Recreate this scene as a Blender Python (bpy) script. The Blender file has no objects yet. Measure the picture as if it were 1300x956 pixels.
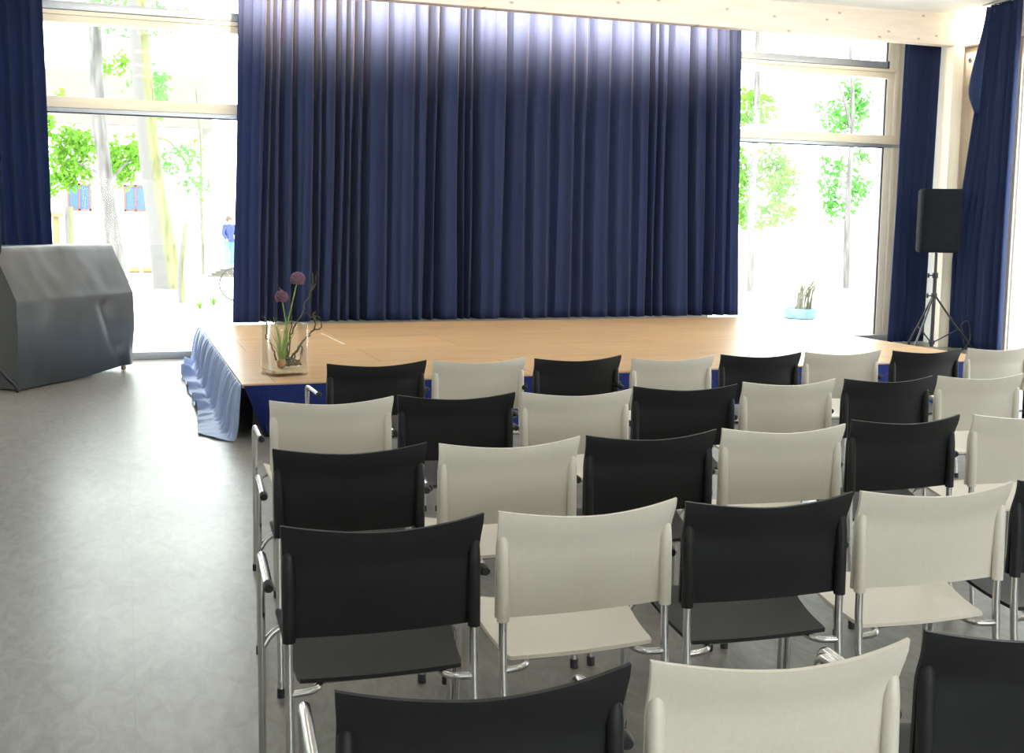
import bpy, bmesh, math, random
from mathutils import Vector, Matrix, noise
rnd = random.Random(7)
SC = bpy.context.scene
COL = SC.collection
PI = math.pi

# ---------------------------------------------------------------- helpers
def link(name, me, parent=None):
    o = bpy.data.objects.new(name, me); COL.objects.link(o)
    if parent is not None: o.parent = parent
    return o

def tag(o, label=None, cat=None, group=None, kind=None):
    if label: o['label'] = label
    if cat: o['category'] = cat
    if group: o['group'] = group
    if kind: o['kind'] = kind
    return o

def thing(name, label, cat, loc=(0, 0, 0), rz=0.0, group=None):
    o = bpy.data.objects.new(name, None); COL.objects.link(o)
    o.location = loc; o.rotation_euler = (0, 0, rz); o.empty_display_size = .1
    return tag(o, label, cat, group)

def build(name, bm, mat, parent=None, smooth=True, recalc=True):
    if recalc: bmesh.ops.recalc_face_normals(bm, faces=bm.faces[:])
    me = bpy.data.meshes.new(name); bm.to_mesh(me); bm.free()
    if mat: me.materials.append(mat)
    if smooth:
        for p in me.polygons: p.use_smooth = True
        try: me.set_sharp_from_angle(angle=math.radians(38))
        except Exception: pass
    return link(name, me, parent)

def structure(name, bm, mat, parent=None, smooth=False):
    o = build(name, bm, mat, parent, smooth)
    o['kind'] = 'structure'
    return o

def box(bm, c, s, rz=0.0, bevel=0.0, M=None):
    t = bmesh.new()
    bmesh.ops.create_cube(t, size=1)
    for v in t.verts: v.co = Vector((v.co.x*s[0], v.co.y*s[1], v.co.z*s[2]))
    if bevel > 0:
        bmesh.ops.bevel(t, geom=t.edges[:], offset=bevel, segments=2, affect='EDGES', profile=.6)
    m = Matrix.Translation(c) @ Matrix.Rotation(rz, 4, 'Z')
    if M is not None: m = M @ m
    t.transform(m); merge(bm, t)

def box2(bm, a, b, bevel=0.0):
    box(bm, [(a[i]+b[i])/2 for i in range(3)], [abs(b[i]-a[i]) for i in range(3)], 0, bevel)

def merge(bm, t):
    vm = {}
    for v in t.verts: vm[v] = bm.verts.new(v.co)
    for f in t.faces:
        try: bm.faces.new([vm[v] for v in f.verts])
        except ValueError: pass
    t.free()

def round_path(pts, r, n=5):
    """polyline with its inner corners rounded"""
    pts = [Vector(p) for p in pts]; out = [pts[0]]
    for i in range(1, len(pts)-1):
        a, b, c = pts[i-1], pts[i], pts[i+1]
        d1 = (a-b); d2 = (c-b)
        rr = min(r, d1.length*.49, d2.length*.49)
        p, q = b+d1.normalized()*rr, b+d2.normalized()*rr
        for k in range(n+1):
            t = k/n
            out.append(p*(1-t)**2 + b*2*t*(1-t) + q*t*t)
    out.append(pts[-1]); return out

def tube(bm, pts, r, seg=10, caps=True):
    pts = [Vector(p) for p in pts]
    rs = r if isinstance(r, (list, tuple)) else [r]*len(pts)
    t0 = (pts[1]-pts[0]).normalized()
    up = Vector((0, 0, 1)) if abs(t0.z) < .9 else Vector((1, 0, 0))
    nrm = (up - t0*up.dot(t0)).normalized()
    rings = []
    for i, p in enumerate(pts):
        if i == 0: t = t0
        elif i == len(pts)-1: t = (pts[i]-pts[i-1]).normalized()
        else: t = ((pts[i+1]-pts[i]).normalized()+(pts[i]-pts[i-1]).normalized())
        t = t.normalized() if t.length > 1e-9 else t0
        nrm = (nrm - t*nrm.dot(t)).normalized()
        bn = t.cross(nrm)
        rings.append([bm.verts.new(p + (nrm*math.cos(2*PI*k/seg)+bn*math.sin(2*PI*k/seg))*rs[i]) for k in range(seg)])
    for a, b in zip(rings, rings[1:]):
        for k in range(seg):
            bm.faces.new((a[k], a[(k+1) % seg], b[(k+1) % seg], b[k]))
    if caps:
        bm.faces.new(rings[0][::-1]); bm.faces.new(rings[-1])

def lathe(bm, prof, seg=20, M=None):
    rings = []
    for r, z in prof:
        rings.append([bm.verts.new(((M or Matrix()) @ Vector((r*math.cos(2*PI*k/seg), r*math.sin(2*PI*k/seg), z)))) for k in range(seg)])
    for a, b in zip(rings, rings[1:]):
        for k in range(seg): bm.faces.new((a[k], a[(k+1) % seg], b[(k+1) % seg], b[k]))
    bm.faces.new(rings[0][::-1]); bm.faces.new(rings[-1])

def grid(bm, nu, nv, f):
    g = [[bm.verts.new(f(i/nu, j/nv)) for i in range(nu+1)] for j in range(nv+1)]
    for j in range(nv):
        for i in range(nu):
            bm.faces.new((g[j][i], g[j][i+1], g[j+1][i+1], g[j+1][i]))
    return g

def slab(bm, nu, nv, f, th):
    """closed shell: f(u,v) offset by vector th(u,v) on its other face"""
    a = grid(bm, nu, nv, f)
    b = [[bm.verts.new(Vector(f(i/nu, j/nv))+Vector(th(i/nu, j/nv))) for i in range(nu+1)] for j in range(nv+1)]
    for j in range(nv):
        for i in range(nu):
            bm.faces.new((b[j+1][i], b[j+1][i+1], b[j][i+1], b[j][i]))
    for i in range(nu):
        bm.faces.new((a[0][i+1], a[0][i], b[0][i], b[0][i+1]))
        bm.faces.new((a[nv][i], a[nv][i+1], b[nv][i+1], b[nv][i]))
    for j in range(nv):
        bm.faces.new((a[j][0], a[j+1][0], b[j+1][0], b[j][0]))
        bm.faces.new((a[j+1][nu], a[j][nu], b[j][nu], b[j+1][nu]))

def lerp(a, b, t): return a+(b-a)*t
def smooth01(t):
    t = max(0, min(1, t)); return t*t*(3-2*t)

# ---------------------------------------------------------------- materials
def new_mat(name):
    m = bpy.data.materials.new(name); m.use_nodes = True
    nt = m.node_tree
    return m, nt, nt.nodes['Principled BSDF'], nt.nodes['Material Output']

def pmat(name, col, rough=.5, metal=0.0, spec=.5, vary=0.0, scale=20.0, bump=0.0, stretch=None, sheen=0.0, sheen_tint=None, coat=0.0):
    m, nt, b, out = new_mat(name)
    b.inputs['Base Color'].default_value = (*col, 1)
    b.inputs['Roughness'].default_value = rough
    b.inputs['Metallic'].default_value = metal
    b.inputs['Specular IOR Level'].default_value = spec
    b.inputs['Coat Weight'].default_value = coat
    if sheen:
        b.inputs['Sheen Weight'].default_value = sheen
        b.inputs['Sheen Roughness'].default_value = .35
        b.inputs['Sheen Tint'].default_value = (*(sheen_tint or (1, 1, 1)), 1)
    if vary or bump:
        tc = nt.nodes.new('ShaderNodeTexCoord'); mp = nt.nodes.new('ShaderNodeMapping')
        nt.links.new(tc.outputs['Object'], mp.inputs['Vector'])
        if stretch: mp.inputs['Scale'].default_value = stretch
        n = nt.nodes.new('ShaderNodeTexNoise'); n.inputs['Scale'].default_value = scale
        n.inputs['Detail'].default_value = 6
        nt.links.new(mp.outputs['Vector'], n.inputs['Vector'])
        if vary:
            r = nt.nodes.new('ShaderNodeMapRange')
            r.inputs['From Min'].default_value = .3; r.inputs['From Max'].default_value = .7
            r.inputs['To Min'].default_value = 1-vary; r.inputs['To Max'].default_value = 1+vary
            nt.links.new(n.outputs['Fac'], r.inputs['Value'])
            mx = nt.nodes.new('ShaderNodeVectorMath'); mx.operation = 'SCALE'
            mx.inputs[0].default_value = col
            nt.links.new(r.outputs['Result'], mx.inputs['Scale'])
            nt.links.new(mx.outputs['Vector'], b.inputs['Base Color'])
        if bump:
            bp = nt.nodes.new('ShaderNodeBump'); bp.inputs['Strength'].default_value = bump
            bp.inputs['Distance'].default_value = .01
            nt.links.new(n.outputs['Fac'], bp.inputs['Height'])
            nt.links.new(bp.outputs['Normal'], b.inputs['Normal'])
    return m

def translucent(m, col, fac):
    nt = m.node_tree; b = nt.nodes['Principled BSDF']; out = nt.nodes['Material Output']
    t = nt.nodes.new('ShaderNodeBsdfTranslucent'); t.inputs['Color'].default_value = (*col, 1)
    mx = nt.nodes.new('ShaderNodeMixShader'); mx.inputs[0].default_value = fac
    nt.links.new(b.outputs[0], mx.inputs[1]); nt.links.new(t.outputs[0], mx.inputs[2])
    nt.links.new(mx.outputs[0], out.inputs[0])
    return m

def glass_mat(name, tint=(1, 1, 1), refl=.06):
    m, nt, b, out = new_mat(name)
    nt.nodes.remove(b)
    t = nt.nodes.new('ShaderNodeBsdfTransparent'); t.inputs['Color'].default_value = (*tint, 1)
    g = nt.nodes.new('ShaderNodeBsdfGlossy'); g.inputs['Roughness'].default_value = .02
    lw = nt.nodes.new('ShaderNodeLayerWeight'); lw.inputs['Blend'].default_value = .12
    mr = nt.nodes.new('ShaderNodeMapRange'); mr.inputs['To Min'].default_value = refl; mr.inputs['To Max'].default_value = .5
    nt.links.new(lw.outputs['Facing'], mr.inputs['Value'])
    mx = nt.nodes.new('ShaderNodeMixShader')
    nt.links.new(mr.outputs['Result'], mx.inputs[0]); nt.links.new(t.outputs[0], mx.inputs[1]); nt.links.new(g.outputs[0], mx.inputs[2])
    nt.links.new(mx.outputs[0], out.inputs[0])
    return m

def floor_mat():
    m, nt, b, out = new_mat('grey_linoleum')
    N, L = nt.nodes, nt.links
    tc = N.new('ShaderNodeTexCoord')
    mp = N.new('ShaderNodeMapping'); mp.inputs['Scale'].default_value = (1, .45, 1); mp.inputs['Rotation'].default_value = (0, 0, .25)
    L.new(tc.outputs['Object'], mp.inputs['Vector'])
    n1 = N.new('ShaderNodeTexNoise'); n1.inputs['Scale'].default_value = 15; n1.inputs['Detail'].default_value = 9; n1.inputs['Roughness'].default_value = .65; n1.inputs['Distortion'].default_value = 1.2
    n2 = N.new('ShaderNodeTexNoise'); n2.inputs['Scale'].default_value = 1.3; n2.inputs['Detail'].default_value = 4
    L.new(mp.outputs[0], n1.inputs['Vector']); L.new(tc.outputs['Object'], n2.inputs['Vector'])
    cr = N.new('ShaderNodeValToRGB')
    cr.color_ramp.elements[0].position = .33; cr.color_ramp.elements[0].color = (.150, .141, .122, 1)
    cr.color_ramp.elements[1].position = .70; cr.color_ramp.elements[1].color = (.255, .242, .212, 1)
    L.new(n1.outputs['Fac'], cr.inputs['Fac'])
    # welded sheet joints
    sp = N.new('ShaderNodeSeparateXYZ'); L.new(tc.outputs['Object'], sp.inputs[0])
    md = N.new('ShaderNodeMath'); md.operation = 'PINGPONG'; md.inputs[1].default_value = 1.9
    L.new(sp.outputs['X'], md.inputs[0])
    lt = N.new('ShaderNodeMath'); lt.operation = 'LESS_THAN'; lt.inputs[1].default_value = .003
    L.new(md.outputs[0], lt.inputs[0])
    mx = N.new('ShaderNodeMix'); mx.data_type = 'RGBA'; mx.inputs[7].default_value = (.175, .166, .145, 1)
    L.new(lt.outputs[0], mx.inputs[0]); L.new(cr.outputs[0], mx.inputs[6])
    L.new(mx.outputs[2], b.inputs['Base Color'])
    mr = N.new('ShaderNodeMapRange'); mr.inputs['To Min'].default_value = .27; mr.inputs['To Max'].default_value = .39
    L.new(n2.outputs['Fac'], mr.inputs['Value']); L.new(mr.outputs[0], b.inputs['Roughness'])
    b.inputs['Specular IOR Level'].default_value = .55
    bp = N.new('ShaderNodeBump'); bp.inputs['Strength'].default_value = .03; bp.inputs['Distance'].default_value = .01
    L.new(n1.outputs['Fac'], bp.inputs['Height']); L.new(bp.outputs[0], b.inputs['Normal'])
    return m

def wood_mat(name, c1, c2, axis='X', rough=.45, knots=True, grain=18.0, seams=None, spec=.5):
    m, nt, b, out = new_mat(name)
    N, L = nt.nodes, nt.links
    tc = N.new('ShaderNodeTexCoord'); mp = N.new('ShaderNodeMapping')
    sc = {'X': (.09, 1, 1), 'Y': (1, .09, 1), 'Z': (1, 1, .09)}[axis]
    mp.inputs['Scale'].default_value = sc
    L.new(tc.outputs['Object'], mp.inputs['Vector'])
    n1 = N.new('ShaderNodeTexNoise'); n1.inputs['Scale'].default_value = grain; n1.inputs['Detail'].default_value = 7; n1.inputs['Distortion'].default_value = .6
    L.new(mp.outputs[0], n1.inputs['Vector'])
    cr = N.new('ShaderNodeValToRGB')
    cr.color_ramp.elements[0].position = .35; cr.color_ramp.elements[0].color = (*c2, 1)
    cr.color_ramp.elements[1].position = .62; cr.color_ramp.elements[1].color = (*c1, 1)
    L.new(n1.outputs['Fac'], cr.inputs['Fac'])
    last = cr.outputs[0]
    if knots:
        vo = N.new('ShaderNodeTexVoronoi'); vo.inputs['Scale'].default_value = 4.2
        mp2 = N.new('ShaderNodeMapping'); mp2.inputs['Scale'].default_value = {'X': (.55, 1, 1.3), 'Y': (1, .55, 1.3), 'Z': (1, 1, .55)}[axis]
        if axis == 'X':
            vo.voronoi_dimensions = '2D'; vo.inputs['Scale'].default_value = 2.9; mp2.vector_type = 'POINT'; mp2.inputs['Rotation'].default_value = (PI/2, 0, 0); mp2.inputs['Scale'].default_value = (.7, 1, 1.2)
        L.new(tc.outputs['Object'], mp2.inputs['Vector']); L.new(mp2.outputs[0], vo.inputs['Vector'])
        mr = N.new('ShaderNodeMapRange'); mr.inputs['From Min'].default_value = .02; mr.inputs['From Max'].default_value = .07
        mr.inputs['To Min'].default_value = .8; mr.inputs['To Max'].default_value = 0
        L.new(vo.outputs['Distance'], mr.inputs['Value'])
        mx = N.new('ShaderNodeMix'); mx.data_type = 'RGBA'; mx.inputs[7].default_value = (c2[0]*.45, c2[1]*.36, c2[2]*.3, 1)
        L.new(mr.outputs[0], mx.inputs[0]); L.new(last, mx.inputs[6]); last = mx.outputs[2]
    if seams:
        br = N.new('ShaderNodeTexBrick'); br.offset = .5
        br.inputs['Scale'].default_value = 1; br.inputs['Brick Width'].default_value = seams[0]; br.inputs['Row Height'].default_value = seams[1]
        br.inputs['Mortar Size'].default_value = .004; br.inputs['Mortar Smooth'].default_value = 0
        br.inputs['Color1'].default_value = (1, 1, 1, 1); br.inputs['Color2'].default_value = (.88, .88, .88, 1); br.inputs['Mortar'].default_value = (.42, .36, .30, 1)
        L.new(tc.outputs['Object'], br.inputs['Vector'])
        mx = N.new('ShaderNodeMix'); mx.data_type = 'RGBA'; mx.blend_type = 'MULTIPLY'; mx.inputs[0].default_value = 1
        L.new(last, mx.inputs[6]); L.new(br.outputs['Color'], mx.inputs[7]); last = mx.outputs[2]
    L.new(last, b.inputs['Base Color'])
    b.inputs['Roughness'].default_value = rough
    b.inputs['Specular IOR Level'].default_value = spec
    return m

M = {}
M['floor'] = floor_mat()
M['white_wall'] = pmat('white_plaster', (.80, .79, .76), .8, vary=.03, scale=6)
M['ceiling'] = pmat('white_ceiling_paint', (.80, .81, .80), .8, vary=.02, scale=4)
M['beam'] = wood_mat('pale_glued_spruce', (.77, .67, .565), (.71, .60, .49), 'X', .55, True, 16)
M['beam_y'] = wood_mat('pale_spruce_along_wall', (.88, .79, .66), (.83, .72, .58), 'Y', .55, True, 16)
M['frame'] = wood_mat('yellow_pine_frame', (.92, .82, .64), (.88, .76, .57), 'X', .5, False, 20)
M['frame_z'] = wood_mat('yellow_pine_jamb', (.94, .87, .72), (.91, .82, .65), 'Z', .5, False, 20)
M['panel'] = wood_mat('pale_wood_panel', (.86, .75, .61), (.80, .68, .53), 'Z', .6, True, 14)
M['alu'] = pmat('grey_aluminium', (.42, .43, .45), .4, .6, vary=.04, scale=30)
M['gasket'] = pmat('dark_gasket', (.04, .045, .06), .6)
M['glass'] = glass_mat('window_glass', (.97, .99, .98), .006)
M['deck'] = wood_mat('oiled_birch_deck', (.66, .44, .235), (.56, .355, .18), 'X', .33, False, 12, seams=(2.0, 1.0), spec=.5)
M['curtain'] = translucent(pmat('navy_molton', (.021, .030, .072), .85, spec=.1, vary=.12, scale=60, sheen=.12, sheen_tint=(.9, .9, 1.0)), (.075, .13, .33), .20)
M['blue_curtain'] = translucent(pmat('blue_molton', (.033, .047, .112), .85, spec=.1, vary=.12, scale=60, sheen=.12, sheen_tint=(.9, .9, 1.0)), (.085, .14, .35), .22)
M['skirt'] = pmat('navy_skirt_cloth', (.018, .030, .15), .85, spec=.15, vary=.10, scale=50, sheen=.25, sheen_tint=(.6, .7, 1))
M['drape'] = translucent(pmat('window_lit_navy_drape', (.30, .38, .60), .5, spec=.4, vary=.08, scale=40, sheen=.9, sheen_tint=(.70, .80, 1)), (.15, .25, .55), .12)  # navy stage cloth, its colour lightened to imitate window light on it
M['white_plastic'] = pmat('warm_white_plastic', (.67, .62, .53), .40, spec=.5, vary=.02, scale=90, bump=.04)
M['black_plastic'] = pmat('black_plastic', (.012, .012, .0135), .5, spec=.3, vary=.05, scale=90, bump=.04)
M['chrome'] = pmat('chromed_steel', (.55, .54, .52), .2, 1.0, vary=.03, scale=8)
M['rubber'] = pmat('black_rubber', (.015, .015, .016), .6)
M['cover'] = pmat('charcoal_nylon_cover', (.024, .027, .029), .42, spec=.7, vary=.10, scale=5, bump=.25)
M['speaker_cloth'] = pmat('black_speaker_cover', (.009, .010, .012), .9, spec=.07, vary=.15, scale=14, bump=.15)
M['black_metal'] = pmat('black_painted_metal', (.03, .03, .034), .35, .3)
M['brass'] = pmat('dull_brass', (.35, .27, .15), .4, .9)
M['leaf'] = translucent(pmat('spring_leaf', (.11, .25, .025), .6, vary=.35, scale=1.2, spec=.2), (.22, .46, .05), .35)
M['leaf2'] = translucent(pmat('bluish_leaf', (.09, .25, .055), .6, vary=.35, scale=1.2, spec=.2), (.17, .45, .10), .35)
M['bark'] = pmat('grey_bark', (.112, .106, .100), .9, vary=.45, scale=9, bump=.8, stretch=(1, 1, .18))
M['mossy'] = pmat('mossy_bark', (.13, .137, .055), .9, vary=.45, scale=9, bump=.8, stretch=(1, 1, .18))
def moss_side(m):
    nt = m.node_tree; b = nt.nodes['Principled BSDF']; N, L = nt.nodes, nt.links
    src = b.inputs['Base Color'].links[0].from_socket
    g = N.new('ShaderNodeTexCoord'); sp = N.new('ShaderNodeSeparateXYZ'); L.new(g.outputs['Normal'], sp.inputs[0])
    mr = N.new('ShaderNodeMapRange'); mr.inputs['From Min'].default_value = -.15; mr.inputs['From Max'].default_value = .25; L.new(sp.outputs['X'], mr.inputs['Value'])
    mx = N.new('ShaderNodeMix'); mx.data_type = 'RGBA'; mx.inputs[6].default_value = (.112, .107, .100, 1)
    L.new(mr.outputs[0], mx.inputs[0]); L.new(src, mx.inputs[7]); L.new(mx.outputs[2], b.inputs['Base Color'])
moss_side(M['mossy'])
M['ground'] = pmat('pale_gravel', (.68, .66, .62), .95, vary=.10, scale=3)
M['stucco'] = pmat('white_stucco', (.80, .79, .77), .9, vary=.04, scale=2)
M['red_frame'] = pmat('red_brown_paint', (.13, .05, .035), .5)
M['blue_pane'] = pmat('blue_reflecting_pane', (.05, .09, .16), .15, spec=.5)
M['post_wood'] = pmat('weathered_post_wood', (.22, .15, .065), .8, vary=.2, scale=8, stretch=(1, 1, .2))
M['plank'] = pmat('grey_plank_wood', (.10, .09, .07), .8, vary=.2, scale=8)
M['skin'] = pmat('skin', (.60, .40, .30), .5)
M['jacket'] = pmat('navy_jacket', (.030, .045, .16), .8, vary=.2, scale=9)
M['jeans'] = pmat('light_blue_jeans', (.10, .28, .50), .8, vary=.2, scale=9)
M['hair'] = pmat('brown_hair', (.08, .05, .03), .6)
M['red_paint'] = pmat('red_bicycle_paint', (.25, .02, .04), .5)
M['tub'] = pmat('pale_blue_tub_glaze', (.09, .17, .23), .4, vary=.2, scale=6)
M['stalk'] = pmat('dry_stalk', (.10, .09, .05), .8, vary=.3, scale=12)
M['bench_green'] = pmat('pale_green_bench_paint', (.30, .45, .16), .6)
M['steel_blue'] = pmat('blue_grey_post', (.15, .25, .40), .5)
M['vase'] = glass_mat('clear_vase_glass', (.985, .99, .985), .03)
M['stem'] = pmat('fresh_stem', (.16, .26, .06), .5, vary=.2, scale=30)
M['grass'] = pmat('onion_leaf', (.24, .36, .09), .5, vary=.2, scale=30)
M['twig'] = pmat('corkscrew_twig', (.085, .075, .035), .8, vary=.3, scale=40)
M['allium'] = pmat('purple_allium', (.18, .09, .13), .8, vary=.5, scale=60)
M['sand'] = pmat('pale_sand', (.55, .44, .28), .9, vary=.2, scale=80)
M['barkbits'] = pmat('grey_bark_bits', (.13, .11, .075), .9, vary=.4, scale=30)
M['cork'] = pmat('tan_bulb', (.36, .20, .09), .7, vary=.2, scale=30)
M['tape'] = pmat('white_tape', (.80, .78, .72), .6)
M['button'] = pmat('satin_steel', (.45, .45, .46), .35, .8)

# ---------------------------------------------------------------- camera (level horizon a little high, slight roll)
F_PX, PITCH, YAW, ROLL, EYE = 1403.63, .105095, .337204, .014039, 1.55
fwd = Vector((math.sin(YAW)*math.cos(PITCH), math.cos(YAW)*math.cos(PITCH), -math.sin(PITCH)))
right = Vector((math.cos(YAW), -math.sin(YAW), 0)); up = right.cross(fwd)
r2 = right*math.cos(ROLL)+up*math.sin(ROLL); u2 = up*math.cos(ROLL)-right*math.sin(ROLL)
cam = bpy.data.cameras.new('camera'); co = bpy.data.objects.new('camera', cam); COL.objects.link(co)
mw = Matrix((r2, u2, -fwd)).transposed().to_4x4(); mw.translation = Vector((0, 0, EYE)); co.matrix_world = mw
cam.sensor_fit = 'HORIZONTAL'; cam.sensor_width = 36; cam.lens = 36*F_PX/1300
cam.shift_y = -44.5/1300; cam.clip_start = .05; cam.clip_end = 300
SC.camera = co

# ---------------------------------------------------------------- room shell
XL, XR, YB, YF = -4.2, 10.55, 12.93, -4.5      # left wall, right wall, stage wall, wall behind the viewer
def ceil_z(x, y): return 4.35+.018*(x-10.07)-.06*(y-12)
bm = bmesh.new(); box2(bm, (XL-.2, YF-.2, -.12), (XR+.25, YB+.02, 0)); structure('floor', bm, M['floor'])
bm = bmesh.new()
q = [(XL-.2, YF-.2), (XR+.3, YF-.2), (XR+.3, YB+.22), (XL-.2, YB+.22)]
lo = [bm.verts.new((x, y, ceil_z(x, y))) for x, y in q]; hi = [bm.verts.new((x, y, ceil_z(x, y)+.2)) for x, y in q]
bm.faces.new(lo[::-1]); bm.faces.new(hi)
for i in range(4): bm.faces.new((lo[i], lo[(i+1) % 4], hi[(i+1) % 4], hi[i]))
structure('ceiling', bm, M['ceiling'])

# stage wall: solid middle behind the curtain, solid ends
bm = bmesh.new()
box2(bm, (1.62, YB, 0), (7.28, YB+.2, 4.6)); box2(bm, (10.24, YB, 0), (XR+.25, YB+.2, 4.6)); box2(bm, (XL, YB, 0), (-3.9, YB+.2, 4.2))
structure('wall_back', bm, M['white_wall'])
# right wall: panel by the corner, then sill, lintel and mullions of the long window
bm = bmesh.new()
box2(bm, (XR, 11.08, 0), (XR+.2, YB, 4.6))
box2(bm, (XR, YF, 3.75), (XR+.2, 11.08, 5.3)); box2(bm, (XR, YF-.2, 0), (XR+.2, 1.88, 5.6))
for y in (8.0, 5.0, 2.0): box2(bm, (XR, y-.12, 0), (XR+.2, y+.12, 3.75))
structure('wall_right', bm, M['white_wall'])
bm = bmesh.new(); box2(bm, (XR+.02, 2.0, 0), (XR+.10, 11.08, .07)); structure('trim_3', bm, M['alu'])
# left wall
bm = bmesh.new(); box2(bm, (XL-.2, YF-.2, 0), (XL, YB+.2, 5.6)); structure('wall_left', bm, M['white_wall'])
bm = bmesh.new()
box2(bm, (XL-.2, YF-.2, 0), (-1.0, YF, 5.8)); box2(bm, (6.0, YF-.2, 0), (XR+.25, YF, 5.8)); box2(bm, (-1.0, YF-.2, 2.6), (6.0, YF, 5.8)); box2(bm, (-1.0, YF-.2, 0), (6.0, YF, .9)); box2(bm, (2.35, YF-.2, .9), (2.65, YF, 2.6))
structure('wall_front', bm, M['white_wall'])
r = bpy.data.objects.new('added_rear_window', None); COL.objects.link(r); r['kind'] = 'structure'  # unseen rear windows, added to light the chair backs
for x0, x1 in ((-1.0, 2.35), (2.65, 6.0)):
    b = bmesh.new(); box2(b, (x0, YF-.11, .9), (x1, YF-.098, 2.6)); build('window_pane', b, M['glass'], r, False)
# wood panel face on right wall beside the pillar
bm = bmesh.new(); box2(bm, (XR-.035, 11.1, 0), (XR-.002, 12.5, 3.93)); structure('trim_1', bm, M['panel'])
# beams
bm = bmesh.new(); box2(bm, (XL+.01, 12.0, 3.945), (10.40, 12.14, 4.42), .006); structure('beam', bm, M['beam'])
bm = bmesh.new(); box2(bm, (10.40, 10.9, 3.95), (XR-.002, 12.14, 4.50), .006); structure('beam', bm, M['beam_y'])
# pillar under the beam
bm = bmesh.new(); box2(bm, (10.245, 12.0, 0), (10.415, 12.14, 3.942), .006); structure('pillar', bm, M['frame_z'])

# ---------------------------------------------------------------- windows of the stage wall
def back_window(name, x0, x1, jl, jr):
    """post and rail window: sill, lower pane, rail, middle pane, rail with grey vent bar, top pane"""
    r = bpy.data.objects.new(name, None); COL.objects.link(r); r['kind'] = 'structure'
    y0, y1 = YB-.03, YB+.12
    xw = x1-.20 if jr else x1
    b = bmesh.new()
    box2(b, (x0, y0-.012, 2.73), (x1-.01, y1, 2.845), .004)                     # mid rail
    box2(b, (x0, y0+.012, 3.62), (xw, y1, 3.698), .004)                  # head of the middle pane
    box2(b, (x0, y0-.004, 3.70), (xw+.03, y1, 3.745), .004)
    box2(b, (x0, y0, 4.30), (x1, y1, 4.60))
    build('window_rail', b, M['frame'], r)
    b = bmesh.new()
    for a, c in ([(x0, x0+.09)] if jl else [])+([(x1-.30, x1-.19), (x1-.185, x1-.10), (x1-.10, x1)] if jr else []):
        d = .006 if c-a < .105 else .02
        box2(b, (a, y0+d, 0), (c, y1, 4.3), .004)
    if jl or jr: build('window_jamb', b, M['frame_z'], r)
    b = bmesh.new(); box2(b, (x0, y0-.02, .0), (x1, y1, .085), .006); build('window_sill', b, M['alu'], r)
    xe = x1-.30 if jr else x1
    b = bmesh.new()
    box2(b, (x0, y0+.005, 2.685), (x1, y0+.05, 2.727)); box2(b, (x0, y0-.01, 3.75), (xe-.01, y0+.06, 3.84), .006)
    build('vent_bar', b, M['alu'], r)
    b = bmesh.new()
    box2(b, (x0, y0+.02, 2.672), (xe, y0+.05, 2.684)); box2(b, (x0, y0+.002, 3.746), (xe, y0+.05, 3.752))
    if jr:
        box2(b, (xe-.03, y0-.016, 3.752), (xe-.004, y0+.06, 3.845))
        box2(b, (xe-.02, y0+.03, .09), (xe, y0+.05, 2.67)); box2(b, (xe-.02, y0+.03, 2.85), (xe, y0+.05, 3.61)); box2(b, (xe-.02, y0+.03, 3.85), (xe, y0+.05, 4.3))
    build('window_gasket', b, M['gasket'], r)
    for z0, z1 in ((.085, 2.73), (2.845, 3.62), (3.745, 4.30)):
        b = bmesh.new(); box2(b, (x0, YB+.055, z0), (xe, YB+.067, z1)); build('window_pane', b, M['glass'], r, False)
    return r
back_window('window_1', -3.9, 1.62, True, False)
back_window('window_2', 7.28, 10.24, False, True)

# right wall window panes
r = bpy.data.objects.new('window_3', None); COL.objects.link(r); r['kind'] = 'structure'
for y0, y1 in ((8.12, 11.08), (5.12, 7.88), (2.12, 4.88)):
    b = bmesh.new(); box2(b, (XR+.10, y0, .07), (XR+.112, y1, 3.75)); build('window_pane', b, M['glass'], r, False)

# small round steel button on the wood panel
t = thing('wall_bumper', 'small round steel bumper on the pale wood panel beside the pillar', 'bumper', (XR-.035, 11.99, 3.78))
bm = bmesh.new(); lathe(bm, [(.035, 0), (.035, .008), (.028, .013), (.012, .013)], 20, Matrix.Rotation(-PI/2, 4, 'Y')); build('plate', bm, M['button'], t)
bm = bmesh.new(); lathe(bm, [(.012, .012), (.012, .022), (.006, .025)], 14, Matrix.Rotation(-PI/2, 4, 'Y')); build('screw', bm, M['black_metal'], t)

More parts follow.
